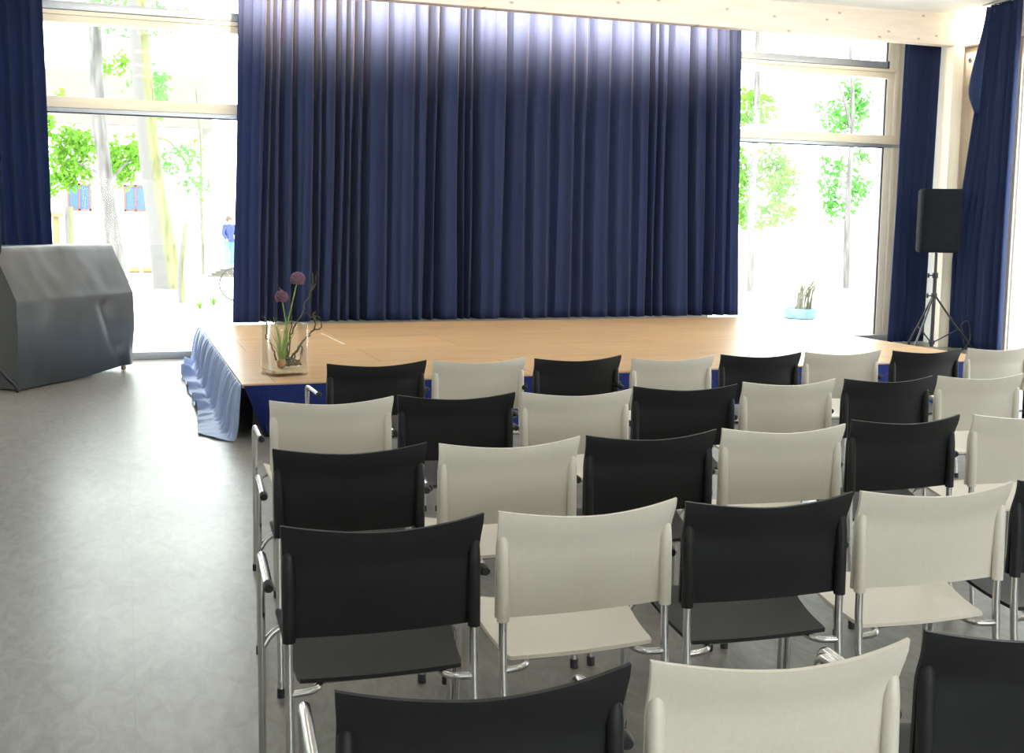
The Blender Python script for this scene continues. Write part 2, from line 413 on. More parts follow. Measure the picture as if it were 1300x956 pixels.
# ---------------------------------------------------------------- curtains
def curtain_mesh(path_top, path_bot, z0, z1, ridges, depth, nz=26, sub=7, seed=0, sharp_top=.75, sharp_bot=1.25, wob=.02, notches=(), shallow=1.0, ease=None):
    """folded cloth: ridges in 0..1 along the path; path_* map 0..1 to a plan point; the bumps stand toward the plan normal"""
    bm = bmesh.new()
    R_ = random.Random(seed)
    us = []
    for a, b in zip(ridges, ridges[1:]):
        for k in range(sub): us.append((a, b, k/sub))
    us.append((ridges[-2], ridges[-1], 1.0))
    dv = {a: R_.uniform(.55, 1.15) for a in ridges}
    ph = {a: (R_.uniform(0, 6.28), R_.uniform(.7, 1.9)) for a in ridges}
    rows = []
    for j in range(nz+1):
        v = j/nz; z = lerp(z1, z0, v); row = []
        for a, b, t in us:
            u = lerp(a, b, t)
            w = (1-t)
            sx = sum(wt*math.sin(ph[k][0]+ph[k][1]*v*3) for k, wt in ((a, w), (b, t)))*wob*smooth01(v*1.2)
            P0, N0 = path_top(u); P1, N1 = path_bot(u)
            e = ease(v) if ease else v
            P = P0.lerp(P1, e); N = N0.lerp(N1, e).normalized()
            T = Vector((-N.y, N.x)) if True else None
            width = (path_bot(b)[0]-path_bot(a)[0]).length
            d = min(depth, width*.75)*dv[a]*lerp(.85, 1.15, v)
            p = lerp(sharp_top, sharp_bot, smooth01(v*2.2))
            s = -d*(math.sin(PI*t)**p) if t not in (0, 1.0) else 0.0
            s *= shallow
            for xc, wd, dp in notches: s -= dp*math.exp(-((u-xc-.002*math.sin(v*3+xc*40))/(wd*lerp(.8, 1.25, v)))**2)
            s += .012*math.sin(u*9+seed+v*2)
            q = P+N*s+T*sx*.6
            row.append(bm.verts.new((q.x, q.y, z)))
        rows.append(row)
    for a, b in zip(rows, rows[1:]):
        for i in range(len(a)-1): bm.faces.new((a[i], a[i+1], b[i+1], b[i]))
    return bm

def straight(p, q):
    p = Vector(p); q = Vector(q); d = (q-p).normalized(); n = Vector((d.y, -d.x))
    return lambda u: (p.lerp(q, u), n)

def finish_cloth(bm, name, parent, mat=None):
    o = build(name, bm, mat or M['curtain'], parent, True, False)
    for p in o.data.polygons: p.use_smooth = True
    md = o.modifiers.new('Thickness', 'SOLIDIFY'); md.thickness = .004; md.offset = 0
    return o

# the wide stage curtain (ridge positions in metres along X, read left to right)
RID = [1.182, 1.242, 1.345, 1.44, 1.536, 1.606, 1.676, 1.764, 1.843, 1.932, 2.021, 2.093, 2.164, 2.282, 2.345, 2.4, 2.546, 2.684, 2.86, 2.954, 3.076, 3.18, 3.275, 3.428, 3.486, 3.601, 3.776, 3.835, 3.963, 4.061, 4.201, 4.351, 4.573, 4.721, 4.88, 5.031, 5.191, 5.345, 5.525, 5.678, 5.834, 5.991, 6.132, 6.242, 6.33, 6.419, 6.507, 6.682, 6.833, 6.934, 7.048, 7.186, 7.324, 7.37, 7.44, 7.486, 7.556]
rr = [(x-RID[0])/(RID[-1]-RID[0]) for x in RID]
NOTCH = [((x-RID[0])/(RID[-1]-RID[0]), w/6.37, d) for x, w, d in ((1.50, .022, .09), (1.58, .02, .10), (1.68, .03, .11), (1.83, .025, .12), (2.06, .028, .14), (2.14, .02, .11), (2.30, .03, .15), (2.41, .025, .13), (2.52, .035, .15), (2.64, .03, .13), (2.92, .03, .06), (3.22, .03, .05), (3.40, .04, .17), (3.52, .03, .14), (3.79, .025, .16), (3.87, .025, .15), (3.97, .035, .16), (4.37, .045, .12), (4.65, .04, .05), (4.96, .05, .06), (5.26, .04, .05), (5.43, .05, .07), (5.76, .04, .05), (6.06, .04, .05), (6.28, .03, .17), (6.40, .025, .16), (6.55, .04, .13), (6.88, .04, .14), (7.10, .035, .12), (7.25, .03, .09), (7.41, .02, .08))]
t = thing('stage_curtain', 'wide navy blue pleated curtain hanging behind the wooden stage deck', 'curtain', (0, 0, 0))
NOTCH = [(a, b*.9, min(c*1.3, .19)) for a, b, c in NOTCH]
bm = curtain_mesh(straight((1.235, 12.69), (7.50, 12.69)), straight((1.14, 12.69), (7.58, 12.69)), .412, 4.14, rr, .13, 30, 8, 3, .62, 1.1, .018, notches=NOTCH, shallow=.30)
finish_cloth(bm, 'curtain_cloth', t)
bm = bmesh.new(); box2(bm, (1.1, 12.66, 4.14), (7.7, 12.72, 4.17), .004); build('curtain_rail', bm, M['alu'], t)

def even(n, seed, j=.35):
    R_ = random.Random(seed); v = [0]
    for i in range(n): v.append(v[-1]+1+R_.uniform(-j, j))
    return [x/v[-1] for x in v]

t = thing('left_window_curtain', 'dark navy curtain bunched at the left photo edge behind the covered piano', 'curtain')
bm = curtain_mesh(straight((-1.9, 12.60), (-.755, 12.66)), straight((-1.8, 12.58), (-.675, 12.66)), .03, 4.02, even(11, 4, .45), .15, 26, 8, 11, .7, 1.0, .03)
finish_cloth(bm, 'curtain_cloth', t)
bm = bmesh.new(); box2(bm, (-3.0, 12.55, 4.02), (-.70, 12.63, 4.05), .004); build('curtain_rail', bm, M['alu'], t)

t = thing('right_window_curtain', 'dark navy curtain hanging between the right window frame and the pale pillar', 'curtain')
bm = curtain_mesh(straight((9.86, 12.46), (10.42, 12.46)), straight((9.78, 12.44), (10.36, 12.44)), .03, 4.22, even(7, 8, .45), .13, 26, 8, 5, .7, 1.0, .02)
finish_cloth(bm, 'curtain_cloth', t, M['blue_curtain'])
bm = bmesh.new(); box2(bm, (9.8, 12.42, 4.22), (10.5, 12.50, 4.25), .004); build('curtain_rail', bm, M['alu'], t)

t = thing('side_wall_curtain', 'blue curtain on the right side wall behind the tripod speaker, flaring toward the floor', 'curtain')
bm = curtain_mesh(straight((10.27, 11.40), (10.27, 10.97)), straight((10.25, 11.84), (10.27, 10.97)), .02, 4.36, even(7, 21, .4), .13, 30, 8, 9, .7, 1.0, .02, ease=lambda v: min(1, v*1.38)**.95)
# the loose leading edge sticks out about a quarter of the way down
o = finish_cloth(bm, 'curtain_cloth', t, M['blue_curtain'])
b2 = bmesh.new(); box2(b2, (10.26, 10.9, 4.365), (10.32, 11.55, 4.385), .004); build('curtain_rail', b2, M['alu'], t)
b2 = bmesh.new()
grid(b2, 8, 20, lambda u, v: Vector((10.26-.05*u+.015*math.sin(u*5), 11.40+.10*v+u*.16*(smooth01(v/.75) if v < .75 else smooth01((1-v)/.25)**.6)*1.0, lerp(4.33, 3.02, v))))
o = build('curtain_edge_flap', b2, M['blue_curtain'], t, True, False)
md = o.modifiers.new('Thickness', 'SOLIDIFY'); md.thickness = .004; md.offset = 0

# ---------------------------------------------------------------- stage
SX0, SX1, SY0, SY1, SZ = .765, 7.465, 7.95, 12.60, .40
st = thing('stage_platform', 'low stage with tan birch deck and navy cloth skirt in front of the curtain', 'stage', (0, 0, 0))
bm = bmesh.new(); box2(bm, (SX0, SY0, SZ-.03), (SX1, SY1, SZ), .003); build('deck', bm, M['deck'], st, False)
bm = bmesh.new(); box2(bm, (SX0+.08, SY0+.08, 0.0), (SX1-.05, SY1, SZ-.035)); build('base_frame', bm, M['black_metal'], st, False)
def skirt_f(u, v):
    x = lerp(SX0+.01, SX1, u)
    tuck = smooth01(1-u/.03)*v
    return Vector((x+.16*tuck, SY0-.006+.012*math.sin(x*7.0+.6*math.sin(x*2.1))*v+.10*tuck, lerp(SZ-.012, .006, v)))
bm = bmesh.new(); slab(bm, 170, 8, skirt_f, lambda u, v: (0, .006, 0)); build('front_skirt', bm, M['skirt'], st)
bm = bmesh.new(); slab(bm, 60, 6, lambda u, v: Vector((SX1+.004+.008*math.sin(u*60)*v, lerp(SY0, SY1, u), lerp(SZ-.012, .006, v))), lambda u, v: (-.006, 0, 0)); build('side_skirt', bm, M['skirt'], st)

# left drape: cloth fixed along the stage's left edge, pleated, running out over the floor in swags
def hem_x(y):
    pts = [(7.93, .70), (8.0, .60), (8.22, .475), (9.19, .53), (9.6, .515), (10.0, .53), (10.2, .515), (11.0, .52), (11.25, .50), (12.0, .56), (12.6, .62)]
    for (a, xa), (b, xb) in zip(pts, pts[1:]):
        if a <= y <= b: return lerp(xa, xb, (y-a)/(b-a))
    return pts[0][1] if y < pts[0][0] else pts[-1][1]
PL = [0.0]
_r = random.Random(31)
while PL[-1] < 1: PL.append(PL[-1]+_r.uniform(.010, .026))
def drape_f(u, v):
    y = lerp(SY0+.0, SY1-.02, u)
    k = 0
    while PL[k+1] < u: k += 1
    tt = (u-PL[k])/(PL[k+1]-PL[k])
    pleat = (math.sin(PI*tt)**.8)*(.55+.45*math.sin(k*2.7))
    hx = hem_x(y)
    s = v
    fall = min(1, s/.62)
    # top hangs down, lower third turns out on the floor
    xa = SX0-.004-.05*smooth01(fall)*0-.055*fall**1.3
    z = lerp(SZ-.006, .012, smooth01(fall)**.92) if s < .62 else .012
    out_t = max(0, (s-.40)/.60)
    x = lerp(xa, hx, smooth01(out_t))
    amp = .062*math.sin(PI*min(1, s/.72))**.8 if s < .72 else 0
    x -= pleat*amp
    # floor swags: ripples across the spread cloth
    fl = smooth01((s-.5)/.25)
    rp = 0
    for yc, h, w in ((9.28, .055, .10), (9.75, .050, .10), (10.4, .06, .14), (11.28, .10, .10), (12.1, .07, .15), (8.65, .012, .05), (8.9, .014, .05)):
        rp += 1.25*h*math.exp(-((y-yc-.25*(1-out_t))/(w*.75))**2)
    z += rp*fl*(.35+.65*smooth01((s-.45)/.5)) + .012*(1-fl)*0 + .004*fl*math.sin(y*40)*math.sin(s*9)
    y2 = y
    if u < .03:                                   # front corner sweeps round toward the viewer
        e = 1-u/.03
        y2 -= .10*e*smooth01(s/.6)*(1-.6*smooth01((s-.6)/.4))
        x = lerp(x, x-.0, e)
    return Vector((x, y2, max(z, .008)))
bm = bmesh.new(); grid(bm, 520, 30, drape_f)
o = build('side_drape', bm, M['drape'], st, True, False); o['label'] = 'navy pleated cloth coloured light blue as window-lit, spilling from the stage edge onto the floor'
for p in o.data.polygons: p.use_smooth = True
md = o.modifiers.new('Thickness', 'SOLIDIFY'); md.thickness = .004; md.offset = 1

bm = bmesh.new(); box(bm, (1.93, 10.92, SZ+.0015), (.012, 1.08, .002), .037); tag(build('tape_strip', bm, M['tape'], None, False), 'thin white tape line on the deck behind the vase', 'tape')

# ---------------------------------------------------------------- glass vase with alliums
V0 = Vector((1.125, 8.42, SZ)); va = .30
vt = thing('flower_vase', 'square clear glass vase with purple alliums and twigs on the stage corner', 'vase', V0, 0.27)
hs, hh, th = .145, .385, .010
def rsq(h, r, n=4):
    out = []
    for cx, cy, a0 in ((h-r, h-r, 0), (-h+r, h-r, 90), (-h+r, -h+r, 180), (h-r, -h+r, 270)):
        for k in range(n+1):
            a = math.radians(a0+90*k/n); out.append((cx+r*math.cos(a), cy+r*math.sin(a)))
    return out
def loops(bm, ls, close_first=True, close_last=True):
    rs = [[bm.verts.new(p) for p in l] for l in ls]
    n = len(rs[0])
    for a, b in zip(rs, rs[1:]):
        for k in range(n): bm.faces.new((a[k], a[(k+1) % n], b[(k+1) % n], b[k]))
    if close_first: bm.faces.new(rs[0][::-1])
    if close_last: bm.faces.new(rs[-1])
bm = bmesh.new()
O_, I_ = rsq(hs, .03), rsq(hs-th, .022)
loops(bm, [[(x*.97, y*.97, 0) for x, y in O_], [(x, y, .012) for x, y in O_], [(x, y, hh-.004) for x, y in O_], [(x*.985, y*.985, hh) for x, y in O_], [(x, y, hh-.004) for x, y in I_], [(x, y, .022) for x, y in I_]])
build('glass', bm, M['vase'], vt)
bm = bmesh.new()
loops(bm, [[(x*.99, y*.99, .023) for x, y in I_], [(x*.99, y*.99, .040+.008*math.sin(x*30)) for x, y in I_]])
build('sand_layer', bm, M['sand'], vt)
bm = bmesh.new()
R_ = random.Random(5)
for k in range(44):
    a = R_.uniform(0, 6.28); rad = R_.uniform(.0, .085); c = Vector((.035+rad*math.cos(a), rad*math.sin(a), .075+R_.uniform(-.01, .045)*(1-rad/.12)))
    d = Vector((R_.uniform(-1, 1), R_.uniform(-1, 1), R_.uniform(-.4, .4))).normalized()*R_.uniform(.02, .045)
    tube(bm, [c-d, c-d*.3+Vector((0, 0, .006)), c+d*.4, c+d], [.003, R_.uniform(.006, .012), R_.uniform(.005, .011), .003], 6)
build('bark_pieces', bm, M['barkbits'], vt)
bm = bmesh.new(); lathe(bm, [(.008, .05), (.032, .062), (.036, .09), (.024, .118), (.018, .12)], 14, Matrix.Translation((-.035, -.03, 0))); build('bulb', bm, M['cork'], vt)
bm = bmesh.new()
for k in range(26):
    a = R_.uniform(0, 6.28); rr_ = R_.uniform(0, .022); L_ = R_.uniform(.14, .34)
    b0 = Vector((-.035+rr_*math.cos(a), -.03+rr_*math.sin(a), .115)); d = Vector((math.cos(a)*R_.uniform(.02, .12), math.sin(a)*R_.uniform(.02, .12), 0))
    tube(bm, [b0, b0+d*.25+Vector((0, 0, L_*.5)), b0+d+Vector((0, 0, L_))], [.0045, .0038, .0012], 6)
build('leaf_tuft', bm, M['grass'], vt)
iv = Matrix.Rotation(-.27, 4, 'Z')
def loc(wx, wz, dy=0): return iv @ Vector((wx-V0.x, dy, wz-SZ))      # world X, Z -> vase space
def allium(base, mid, head, rad):
    b = bmesh.new(); tube(b, [base, mid, head], [.007, .006, .005], 8); s = build('allium_stem', b, M['stem'], vt)
    b = bmesh.new()
    R2 = random.Random(int(rad*1e4))
    for k in range(230):
        zz = 1-2*(k+.5)/230*.86; a = k*2.39996; r_ = math.sqrt(max(0, 1-zz*zz))
        d = Vector((r_*math.cos(a), r_*math.sin(a), zz)); L2 = rad*R2.uniform(.82, 1.0)
        n = d.orthogonal().normalized(); m_ = d.cross(n)
        p = head+d*L2; w = rad*.13
        tube(b, [head+d*rad*.2, p], [rad*.012, rad*.02], 4, False)
        vs = [b.verts.new(p+n*w), b.verts.new(p+m_*w), b.verts.new(p-n*w), b.verts.new(p-m_*w)]; tip = b.verts.new(p+d*rad*.14); bot = b.verts.new(p-d*rad*.12)
        for i in range(4): b.faces.new((vs[i], vs[(i+1) % 4], tip)); b.faces.new((vs[(i+1) % 4], vs[i], bot))
    h = build('flower_head', b, M['allium'], s, False)
    return s
K = 1.038                                                              # the sketch points were read at Y 8.1, the vase stands a little farther
def W(x, z, dy=0): return loc(x*K, EYE+(z-EYE)*K, dy)
allium(W(1.09, .52), W(1.10, .78, .0), W(1.185, 1.135), .055)
allium(W(1.10, .52), W(1.11, .75, .02), W(1.065, 1.005, -.02), .050)
def wiggle(pts, amp, seed, n=5):
    R2 = random.Random(seed); out = []
    for a, b in zip(pts, pts[1:]):
        for k in range(n):
            p = a.lerp(b, k/n)
            out.append(p+Vector((R2.uniform(-1, 1), R2.uniform(-1, 1), R2.uniform(-1, 1)))*amp)
    out.append(pts[-1]); return out
def twig(segs, r0, r1, seed, amp=.008):
    b = bmesh.new()
    for i, s in enumerate(segs):
        p = wiggle([W(*q) for q in s], amp, seed+i); n = len(p)
        f = 1 if i == 0 else .62
        tube(b, p, [lerp(r0, r1, k/(n-1))*f for k in range(n)], 6)
    return build('twig', b, M['twig'], vt)
twig([[(1.10, .52), (1.12, .72), (1.20, .86), (1.26, 1.0), (1.295, 1.08), (1.30, 1.18)], [(1.27, 1.03), (1.315, 1.10), (1.325, 1.20)]], .008, .004, 1)
twig([[(1.12, .50), (1.16, .60), (1.24, .70), (1.30, .76), (1.315, .84), (1.29, .88), (1.31, .90)], [(1.30, .76), (1.345, .77), (1.36, .80), (1.34, .85), (1.31, .87)], [(1.315, .83), (1.26, .875), (1.24, .89)]], .009, .004, 20)
twig([[(1.03, .55), (1.0, .64), (.955, .71), (.96, .80), (.945, .86), (.92, .865)], [(.96, .77), (1.0, .82), (1.05, .865)], [(.955, .81), (.985, .83), (.975, .86)]], .007, .003, 40)
twig([[(1.11, .55), (1.135, .80), (1.14, .95), (1.10, 1.02), (1.03, 1.10)], [(1.14, .94), (1.15, 1.03)]], .006, .003, 60)
twig([[(1.14, .50), (1.17, .60), (1.19, .645), (1.215, .63), (1.20, .58)], [(1.16, .50), (1.21, .58), (1.215, .645)]], .006, .004, 80)

# ---------------------------------------------------------------- covered piano
P0 = Vector((-.92, 10.72)); P1 = Vector((.07, 12.02)); du = (P1-P0).normalized(); PW = (P1-P0).length
nb = Vector((-du.y, du.x))                                             # toward the back
pt = thing('covered_piano', 'upright piano under a charcoal grey fabric cover by the left window', 'piano', (P0.x, P0.y, 0), math.atan2(du.y, du.x))
def bulge(x, z): return .012*noise.noise(Vector((x*2.2, z*2.5, 3.1)))+.006*noise.noise(Vector((x*6, z*5, 8.1)))
def cover_profile(u):
    x = u*PW
    low = lerp(.012, .075, smooth01((u-.35)/.65))
    return [(0.02*math.sin(u*6)+.01*u, low), (.0, .30), (-.004, .60), (.0, .80), (.008, .818), (.03, .86), (.13, 1.07), (.235, 1.275), (.255, 1.292), (.30, 1.297), (.45, 1.297), (.58, 1.29), (.60, 1.26), (.60, .8), (.60, low)]
bm = bmesh.new(); NU = 46; rows = []
for i in range(NU+1):
    u = i/NU; pr = cover_profile(u); row = []
    # resample
    pts = []
    for a, b in zip(pr, pr[1:]):
        n = 5 if abs(a[1]-b[1]) > .15 else 2
        for k in range(n): pts.append((lerp(a[0], b[0], k/n), lerp(a[1], b[1], k/n)))
    pts.append(pr[-1])
    for (y, z) in pts:
        x = u*PW
        end = smooth01((u-.8)/.2)
        yy = y+bulge(x, z)*(1 if y < .5 else .4)
        if z < .5: yy -= .05*smooth01((.45-z)/.45)*math.exp(-((u-.94)/.05)**2); 
        if .25 < z < .75 and y < .1: yy += .025*math.exp(-((u-.70-(.75-z)*.25)/.05)**2)
        xx = x+.02*noise.noise(Vector((z*3, 1, 2)))*(end+ (1-smooth01(u/.1)))
        if z < .4: xx -= .03*end*smooth01((.35-abs(z-.2))/.3)
        row.append(bm.verts.new((xx, yy, z+bulge(x+5, y*3)*.3)))
    rows.append(row)
for a, b in zip(rows, rows[1:]):
    for k in range(len(a)-1): bm.faces.new((a[k], b[k], b[k+1], a[k+1]))
bm.faces.new(rows[0]); bm.faces.new(rows[-1][::-1])
o = build('fabric_cover', bm, M['cover'], pt)
for x, y in ((.12, .10), (PW-.07, .08), (.12, .5), (PW-.07, .5)):
    b = bmesh.new(); lathe(b, [(.012, .09), (.012, .055), (.02, .05), (.02, .045)], 10, Matrix.Translation((x, y, 0)))
    lathe(b, [(.026, -.012), (.026, .012)], 16, Matrix.Translation((x, y, .028)) @ Matrix.Rotation(PI/2, 4, 'X')); build('caster', b, M['brass'], pt)

# ---------------------------------------------------------------- loudspeakers on tripod stands
def speaker(label, loc, rz, w, d, h, bulge_=.02, handle=True):
    t = thing('loudspeaker', label, 'speaker', loc, rz)
    b = bmesh.new()
    prof = [(0, .93), (.012, .97), (.04, 1.0), (h-.04, 1.0), (h-.012, .97), (h, .93)]
    base = []
    # front slightly wider than the back, rounded corners, front face bowed
    def sec(k):
        out = []
        hw = w/2; 
        pts = [(-hw*.78, d), (hw*.78, d), (hw, .08), (hw*.97, 0.02), (hw*.9, -.01)]
        for i in range(7):
            x = lerp(hw*.85, -hw*.85, i/6); pts.append((x, -.012-bulge_*(1-(x/hw)**2)))
        pts += [(-hw*.9, -.01), (-hw*.97, .02), (-hw, .08)]
        cx, cy = 0, d/2
        return [(cx+(x-cx)*k, cy+(y-cy)*k) for x, y in pts]
    loops(b, [[(x, y, z) for x, y in sec(k)] for z, k in prof])
    build('cabinet_cover', b, M['speaker_cloth'], t)
    if handle: b = bmesh.new(); tube(b, round_path([(w*.49, d*.55, h*.62), (w*.53, d*.55, h*.60), (w*.53, d*.55, h*.36), (w*.49, d*.55, h*.34)], .02), .012, 8); build('handle', b, M['black_metal'], t)
    b = bmesh.new(); lathe(b, [(.035, .002), (.06, .003), (.06, .012)], 16, Matrix.Translation((0, d*.45, 0))); build('pole_socket', b, M['black_metal'], t)
    return t
def tripod(label, loc, rz, h, spread, hub):
    t = thing('speaker_stand', label, 'speaker stand', loc, rz)
    b = bmesh.new(); tube(b, [(0, 0, hub-.05), (0, 0, h)], .0185, 14); build('upper_pole', b, M['black_metal'], t)
    b = bmesh.new(); tube(b, [(0, 0, .06), (0, 0, hub+.28)], .024, 14); build('lower_pole', b, M['black_metal'], t)
    for z in (hub+.26, hub):
        b = bmesh.new(); lathe(b, [(.034, z-.035), (.036, z-.03), (.036, z+.03), (.034, z+.035)], 16); c = build('collar', b, M['black_metal'], t)
        b = bmesh.new(); tube(b, [(-.03, -.01, z), (-.075, -.03, z)], .008, 8); lathe(b, [(.026, -.012), (.03, -.006), (.03, .006), (.026, .012)], 10, Matrix.Translation((-.083, -.034, z)) @ Matrix.Rotation(PI/2, 4, 'Y')); build('knob', b, M['rubber'], c)
    b = bmesh.new(); lathe(b, [(.03, .09), (.036, .10), (.036, .14), (.03, .15)], 14); build('brace_hub', b, M['black_metal'], t)
    for k in range(3):
        a = 2*PI*k/3
        d = Vector((math.cos(a), math.sin(a), 0))
        b = bmesh.new(); tube(b, [d*.03+Vector((0, 0, hub-.02)), d*spread*.5+Vector((0, 0, lerp(hub, .02, .5))), d*spread+Vector((0, 0, .03))], .0125, 10); l = build('leg', b, M['black_metal'], t)
        b = bmesh.new(); tube(b, [d*(spread-.04)+Vector((0, 0, .05)), d*spread+Vector((0, 0, .012))], .017, 10); build('foot_cap', b, M['rubber'], l)
        b = bmesh.new(); tube(b, [d*.03+Vector((0, 0, .125)), d*spread*.60+Vector((0, 0, lerp(hub, .02, .60)))], .008, 8); build('brace', b, M['black_metal'], t)
    return t
SPX, SPY = 9.80, 11.60
tripod('black tripod stand on the floor right of the stage carrying a speaker', (SPX, SPY, 0), math.radians(-35), 1.27, .52, .72)
speaker('black covered loudspeaker raised on a stand before the blue side curtain', (SPX-.075, SPY-.165, 1.275), math.radians(-22), .52, .36, .80)
tripod('black tripod stand at the left photo edge with its foot beside the piano cover', (-1.42, 10.22, 0), math.radians(41), 1.20, .66, .72)
speaker('black loudspeaker cut by the left photo edge, on a stand beside the covered piano', (-1.24, 10.10, 1.235), math.radians(10), .56, .36, .76, .02, False)
# speaker cable at the right stand
bm = bmesh.new()
tube(bm, round_path([(10.03, 11.55, .012), (10.0, 11.3, .012), (10.22, 11.35, .16), (10.20, 11.42, .42), (10.12, 11.45, .36), (10.16, 11.38, .02), (10.25, 10.9, .012), (10.3, 9.6, .012)], .12, 6), .009, 8)
tag(build('speaker_cable', bm, M['rubber']), 'black cable loop hanging at the foot of the side curtain', 'cable')

# ---------------------------------------------------------------- chairs
CH = {}
def chair_meshes():
    def w_half(z): return .2500 if z < .745 else lerp(.2500, .2545, smooth01((z-.745)/.075))
    def back(u, v):
        uu = 2*u-1; ztop = .82-.021*(1-abs(uu)**1.7)
        z = lerp(.527, ztop, v)
        y = -.217-.003*math.sin(v*PI)-.033*smooth01((z-.70)/.12)
        y -= lerp(.018, .043, smooth01(v*1.2))*(1-abs(uu)**1.9)
        return Vector((uu*w_half(z), y, z))
    bm = bmesh.new(); slab(bm, 26, 14, back, lambda u, v: (0, .009, .001))
    bmesh.ops.recalc_face_normals(bm, faces=bm.faces[:])
    for s in (-1, 1):                                                  # moulded sleeves that swallow the posts
        pts = [(s*.2345, -.2340, .523), (s*.2345, -.2322, .62), (s*.2345, -.2295, .70), (s*.2345, -.227, .738), (s*.2340, -.2235, .752), (s*.2335, -.221, .757)]
        tube(bm, pts, [.0165, .0165, .0163, .0145, .009, .003], 14)
    CH['backrest'] = bm
    def seat(u, v):
        uu = 2*u-1
        y = lerp(-.215, .165, v)
        hw = lerp(.212, .238, smooth01(v*1.1))
        if v > .93: hw -= .008*((v-.93)/.07)**2
        if v < .07: hw -= .006*((.07-v)/.07)**2
        z = lerp(.418, .462, smooth01(v*1.05))
        z += .016*abs(uu)**3*smooth01((v-.3)/.6) - .006*(1-uu*uu)
        if v > .85: z -= .022*((v-.85)/.15)**2*(1-.75*abs(uu)**3)
        return Vector((uu*hw, y, z))
    bm = bmesh.new(); slab(bm, 22, 16, seat, lambda u, v: (0, 0, -.011)); CH['seat'] = bm
    for s, nm in ((-1, 'l'), (1, 'r')):
        bm = bmesh.new(); tube(bm, [(s*.2345, -.2340, .524), (s*.2345, -.2345, .46), (s*.2345, -.243, .36), (s*.2345, -.283, .02)], .0112, 12); CH['rear_'+nm] = bm
        bm = bmesh.new(); tube(bm, [(s*.2345, -.2815, .03), (s*.2345, -.284, .0)], .0142, 12); CH['rearcap_'+nm] = bm
        ax = s*.278
        bm = bmesh.new(); tube(bm, [(ax, .108, .02), (ax, .10, .40), (ax, .098, .60)], .0105, 12); CH['front_'+nm] = bm
        bm = bmesh.new(); tube(bm, [(ax, .108, .03), (ax, .1085, .0)], .0138, 12); CH['frontcap_'+nm] = bm
        bm = bmesh.new(); tube(bm, round_path([(ax, .098, .60), (ax, .096, .652), (ax, .04, .657), (ax, -.166, .649)], .045, 6), .0118, 12); CH['arm_'+nm] = bm
        bm = bmesh.new(); tube(bm, [(ax, -.160, .6493), (ax, -.184, .6480), (ax, -.189, .6477)], [.0135, .0135, .010], 12); CH['armcap_'+nm] = bm
    bm = bmesh.new()
    for s in (-1, 1):
        tube(bm, round_path([(s*.2345, -.240, .392), (s*.165, -.236, .394), (s*.145, -.15, .402), (s*.150, .06, .437), (s*.185, .108, .445), (s*.245, .108, .432), (s*.278, .10, .385)], .05, 5), .0098, 10)
    tube(bm, [(-.15, -.185, .397), (.15, -.185, .397)], .0085, 10)
    tube(bm, [(-.15, .045, .430), (.15, .045, .430)], .0085, 10)
    CH['frame'] = bm
    for k, b in list(CH.items()):
        bmesh.ops.recalc_face_normals(b, faces=b.faces[:])
        me = bpy.data.meshes.new('chair_'+k); b.to_mesh(me); b.free()
        for p in me.polygons: p.use_smooth = True
        me.set_sharp_from_angle(angle=math.radians(40))
        CH[k] = me
chair_meshes()
CH['backrest_b'] = CH['backrest'].copy(); CH['seat_b'] = CH['seat'].copy()
for k in ('backrest', 'seat'): CH[k].materials.append(M['white_plastic']); CH[k+'_b'].materials.append(M['black_plastic'])
for k in CH:
    if k.startswith(('rear_', 'front_', 'arm_', 'frame')): CH[k].materials.append(M['chrome'])
    if 'cap' in k: CH[k].materials.append(M['rubber'])
def first_chair(white):
    sfx = '' if white else '_b'
    t = thing('stacking_armchair', 'x', 'chair')
    link('backrest', CH['backrest'+sfx], t); link('seat', CH['seat'+sfx], t); link('seat_frame', CH['frame'], t)
    for nm in 'lr':
        l = link('leg', CH['rear_'+nm], t); link('foot_cap', CH['rearcap_'+nm], l)
        l = link('leg', CH['front_'+nm], t); link('foot_cap', CH['frontcap_'+nm], l)
        a = link('armrest', CH['arm_'+nm], t); link('end_cap', CH['armcap_'+nm], a)
    return t
def copy_tree(o, parent=None):
    c = o.copy(); COL.objects.link(c)
    if parent is not None: c.parent = parent
    for ch in list(o.children): copy_tree(ch, c)
    return c
PROTO = {}
ORD = ['first', 'second', 'third', 'fourth', 'fifth']
ROWS = {
 1: ('in the front row nearest the stage', 1.07, 'BWBWBWBW', [(1.232, 5.952, 4.0), (1.809, 5.970, 3.5), (2.371, 5.93, 4.5), (2.912, 5.83, 5.0), (3.522, 5.856, .2), (4.092, 5.859, .7), (4.665, 5.815, 3.5), (5.247, 5.84, 4.0)]),
 2: ('in the second row from the stage', 1.02, 'WBWBWBWB', [(.806, 4.794, -.2), (1.366, 4.792, -4.5), (1.905, 4.753, -3.0), (2.476, 4.784, -5.5), (3.03, 4.812, .0), (3.594, 4.787, -1.0), (4.151, 4.761, -3.0), (4.715, 4.767, -.2)]),
 3: ('in the middle row', 1.0, 'BWBWBW', [(.702, 3.80, -2.8), (1.232, 3.756, .0), (1.772, 3.754, -1.2), (2.321, 3.738, -4.0), (2.892, 3.785, -.7), (3.453, 3.757, -.8)]),
 4: ('in the fourth row from the stage', 1.0, 'BWBWB', [(.605, 2.873, -2.6), (1.144, 2.868, .0), (1.672, 2.81, -3.4), (2.205, 2.781, -3.0), (2.745, 2.765, -2.6)]),
 5: ('in the rear row nearest the viewer', .97, 'BWB', [(.560, 1.885, -4.3), (1.094, 1.843, -5.4), (1.650, 1.808, -8.0)]),
}
